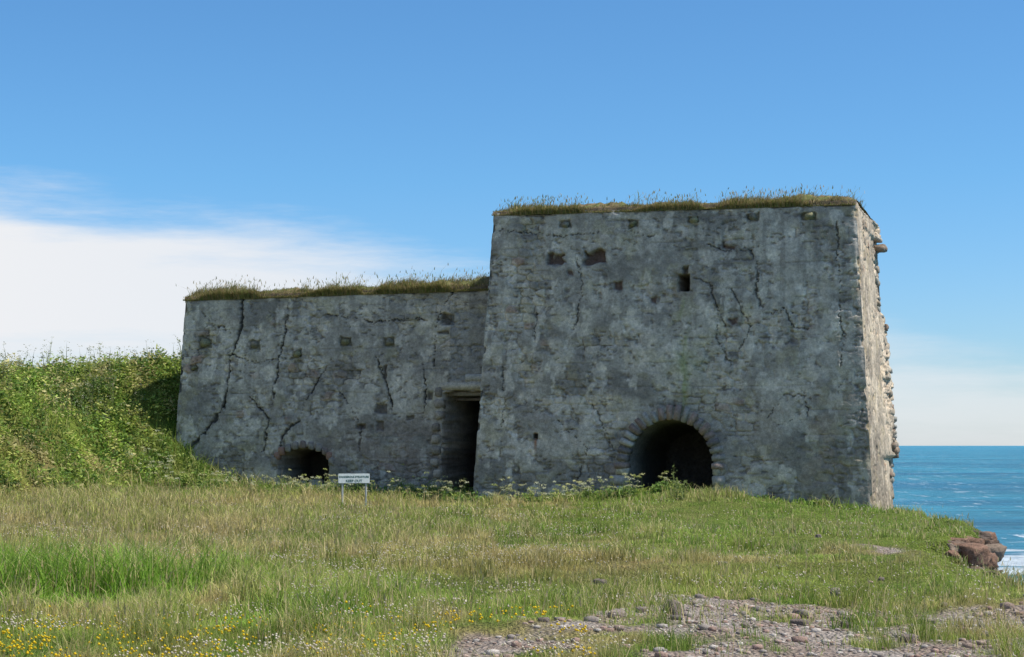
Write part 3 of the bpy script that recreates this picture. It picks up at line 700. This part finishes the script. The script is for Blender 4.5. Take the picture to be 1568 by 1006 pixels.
zy=lambda x,y: (.14+.86*sm(fbm(x*2.2,y*2.2,seed=95,o=4),.48,.60))*(x<.6)*(1-sm(y,13.8,15.8))
flowers('yellow_flowers',6500,zy,(.85,.62,.02),.0115,.09,11,16.5)

# ---------------------------------------------------------------- stones on the ground
base_rocks=[rock_arrays((0,0,0),(1,1,.62),k*19+7,1,0,.55) for k in range(10)]
A=Acc()
n=8500; x=RNG.uniform(-2.5,7,n); y=10+10.5*RNG.random(n)**1.15; q=gravel(x,y); keep=(RNG.random(n)<q*.9+.006)&(x<.36*y+1); x,y=x[keep],y[keep]; zz=ter(x,y)
for i in range(len(x)):
    s=float(np.clip(RNG.lognormal(-3.5,.55),.015,.15)); v,f=base_rocks[i%10]; a=RNG.uniform(0,6.28); c_,s_=math.cos(a),math.sin(a)
    vv=(v*np.array([s,s*RNG.uniform(.6,1),s*RNG.uniform(.5,1)]))@np.array([[c_,s_,0],[-s_,c_,0],[0,0,1]])+np.array([x[i],y[i],zz[i]+s*.10])
    col=np.array([(.44,.38,.33),(.40,.30,.24),(.56,.50,.44),(.28,.24,.21),(.44,.30,.24)][RNG.integers(0,5)])*RNG.uniform(.7,1.1)
    A.add(vv,f,col)
A.make('gravel_stones',MW)
A=Acc()
for (px,py,w,h) in [(1028,942,26,24),(1060,920,14,8),(943,948,22,11),(983,938,18,7),(1275,902,18,10),(1273,940,10,6),(1220,950,24,8),(1290,955,20,8),(1105,862,12,6),(918,893,18,8),(1035,908,10,6),(1415,945,26,9),(1250,830,9,5),(1345,880,9,5),(1440,925,12,5),(1190,905,12,5),(1385,975,22,10),(880,917,14,6),(1140,960,16,6),(1500,965,16,8),(832,962,14,6)]:
    D=CZ*F/(py-682); xx=(px-784)/F*D; z_=float(ter(np.array([xx]),np.array([D]))[0]); s=w*D/F
    v,f=rock_arrays((xx,D,z_+h*D/F*.3),(s*1.1,s*.8,h*D/F*1.4),px+py,3,random.random()*3,.5); A.add(v,f,np.array((.30,.245,.21))*random.uniform(.7,1.4))
A.make('loose_stones',MR)
# rocks at the cliff lip
A=Acc()
for i in range(260):
    y_=random.uniform(22,34); x_=float(edge_x(y_))+random.uniform(.0,1.5); s=random.uniform(.10,.42)
    z_=float(ter(np.array([x_]),np.array([y_]))[0])
    v,f=rock_arrays((x_,y_,min(z_,-.04)-s*.08),(s*1.4,s*1.1,s*.8),i*23+1,3,random.random()*3,.45)
    v=v+(np.stack([vn(v[:,0]*9,v[:,1]*9,v[:,2]*9,seed=e) for e in (1,2,3)],1)-.5)*.12
    A.add(v,f,np.array(random.choice([(.29,.175,.12),(.24,.165,.12),(.33,.25,.185),(.16,.12,.095)])))
A.make('cliff_rocks',MR,False)

# ---------------------------------------------------------------- warning sign
sg=bpy.data.objects.new('warning_sign',None); scene.collection.objects.link(sg)
def flat_mat(name,col,rough=.5,met=0):
    m,nt,p=newmat(name); geo=N(nt,'ShaderNodeNewGeometry'); n1=noise(nt,geo.outputs['Position'],18,6,.7); a=maprange(nt,n1.outputs[0],.3,.7,.8,1.1)
    rgb=N(nt,'ShaderNodeRGB'); rgb.outputs[0].default_value=(*col,1); nt.links.new(mul(nt,rgb.outputs[0],a.outputs[0]),p.inputs['Base Color'])
    p.inputs['Roughness'].default_value=rough; p.inputs['Metallic'].default_value=met; return m
SW=flat_mat('sign_white_paint',(.72,.76,.74)); SP=flat_mat('galvanised_post',(.42,.44,.43),.6); ST=flat_mat('sign_lettering',(.03,.10,.07))
D=39.0; sx=(543-784)/F*D; gz=float(ter(np.array([sx]),np.array([D]))[0])
ztop=CZ-(725-682)/F*D; bw=48/F*D; bh=14.5/F*D
def boxpart(name,c,size,mat,bev=.004):
    bm=bmesh.new(); bmesh.ops.create_cube(bm,size=1); bmesh.ops.scale(bm,vec=size,verts=bm.verts)
    bmesh.ops.bevel(bm,geom=bm.edges[:],offset=bev,segments=2,affect='EDGES'); me=bpy.data.meshes.new(name); bm.to_mesh(me); bm.free(); me.materials.append(mat)
    o=bpy.data.objects.new(name,me); o.location=c; scene.collection.objects.link(o); o.parent=sg; return o
def postpart(name,c,r,h,mat):
    bm=bmesh.new(); bmesh.ops.create_cone(bm,cap_ends=True,segments=16,radius1=r,radius2=r,depth=h); me=bpy.data.meshes.new(name); bm.to_mesh(me); bm.free(); me.materials.append(mat)
    o=bpy.data.objects.new(name,me); o.location=c; scene.collection.objects.link(o); o.parent=sg
sg.location=(sx,D,0); sg.rotation_euler=(0,0,math.radians(12))
boxpart('board',(0,0,ztop-bh/2),(bw,.012,bh),SW)
for nm,xo in (('post_left',-.27),('post_right',.29)):
    postpart(nm,(xo,.035,(ztop+gz-.3)/2),.024,ztop-gz+.3,SP)
    boxpart(nm+'_clip',(xo,.012,ztop-bh*.5),(.07,.02,.03),SP,.002)
for nm,tx,sz,zo in (('lettering_top','DANGEROUS STRUCTURE',.060,ztop-bh*.42),('lettering_bottom','KEEP OUT',.085,ztop-bh*.88)):
    cu=bpy.data.curves.new(nm,'FONT'); cu.body=tx; cu.size=sz; cu.align_x='CENTER'; cu.extrude=.001; cu.offset=.0015; cu.materials.append(ST)
    o=bpy.data.objects.new(nm,cu); scene.collection.objects.link(o); o.parent=sg; o.location=(0,-.0085,zo); o.rotation_euler=(math.pi/2,0,0)

# ---------------------------------------------------------------- sky & sun
EL=math.radians(58); sh=np.array([.978,-.225]); sh/=np.linalg.norm(sh)
Ds=Vector((sh[0]*math.cos(EL),sh[1]*math.cos(EL),math.sin(EL)))
w=bpy.data.worlds.new("World"); scene.world=w; w.use_nodes=True; nt=w.node_tree; bg=nt.nodes['Background']
sky=N(nt,'ShaderNodeTexSky'); sky.sky_type='NISHITA'; sky.sun_disc=False; sky.sun_elevation=EL; sky.sun_rotation=math.atan2(sh[0],sh[1])
sky.air_density=1.0; sky.dust_density=.3; sky.ozone_density=1.5
tc=N(nt,'ShaderNodeTexCoord'); sep=N(nt,'ShaderNodeSeparateXYZ'); nt.links.new(tc.outputs['Generated'],sep.inputs[0])
def M(op,a,b=None,c=None):
    n=N(nt,'ShaderNodeMath',operation=op)
    for i,v in enumerate((a,b,c)):
        if v is None: continue
        if isinstance(v,(int,float)): n.inputs[i].default_value=v
        else: nt.links.new(v,n.inputs[i])
    return n.outputs[0]
edge=M('MULTIPLY_ADD',sep.outputs[0],-.17,.098)
mp=N(nt,'ShaderNodeMapping'); mp.inputs['Scale'].default_value=(3,3,22); mp.inputs['Rotation'].default_value=(0,.12,0); nt.links.new(tc.outputs['Generated'],mp.inputs[0])
c1=noise(nt,mp.outputs[0],1.6,9,.62); c2=noise(nt,mp.outputs[0],1.1,7,.6)
dd=M('SUBTRACT',edge,sep.outputs[2]); dd=M('MULTIPLY_ADD',M('SUBTRACT',c1.outputs[0],.5),.085,dd)
mk=N(nt,'ShaderNodeMapRange',interpolation_type='SMOOTHSTEP'); nt.links.new(dd,mk.inputs[0]); mk.inputs[1].default_value=-.016; mk.inputs[2].default_value=.028
den=maprange(nt,c2.outputs[0],.33,.55,.62,1.0)
azf=maprange(nt,sep.outputs[0],-.3,.3,1.0,.6)
mask=M('MULTIPLY',M('MULTIPLY',mk.outputs[0],den.outputs[0]),azf.outputs[0])
# invented sky tint: blue low down, neutral overhead so shaded walls stay grey
hz=N(nt,'ShaderNodeMapRange'); nt.links.new(sep.outputs[2],hz.inputs[0]); hz.inputs[1].default_value=.3; hz.inputs[2].default_value=.6
tcol=N(nt,'ShaderNodeMixRGB'); nt.links.new(hz.outputs[0],tcol.inputs[0]); tcol.inputs[1].default_value=(.43,.75,.99,1); tcol.inputs[2].default_value=(1.05,1.02,.98,1)
lz=N(nt,'ShaderNodeMapRange'); nt.links.new(sep.outputs[2],lz.inputs[0]); lz.inputs[1].default_value=0; lz.inputs[2].default_value=.16
tc2=N(nt,'ShaderNodeMixRGB'); nt.links.new(lz.outputs[0],tc2.inputs[0]); tc2.inputs[1].default_value=(.55,.69,.94,1); nt.links.new(tcol.outputs[0],tc2.inputs[2])
tint=N(nt,'ShaderNodeMixRGB',blend_type='MULTIPLY'); tint.inputs[0].default_value=1; nt.links.new(tc2.outputs[0],tint.inputs[2]); nt.links.new(sky.outputs[0],tint.inputs[1])
mx=N(nt,'ShaderNodeMixRGB'); nt.links.new(mask,mx.inputs[0]); nt.links.new(tint.outputs[0],mx.inputs[1]); mx.inputs[2].default_value=(5.7,5.8,6.0,1)
nt.links.new(mx.outputs[0],bg.inputs[0]); bg.inputs[1].default_value=.15
ld=bpy.data.lights.new('sun','SUN'); ld.energy=5; ld.angle=math.radians(.5); ld.color=(1,.95,.87)
lo=bpy.data.objects.new('sun',ld); scene.collection.objects.link(lo); lo.rotation_euler=Ds.to_track_quat('Z','Y').to_euler(); lo.location=(30,-5,40)
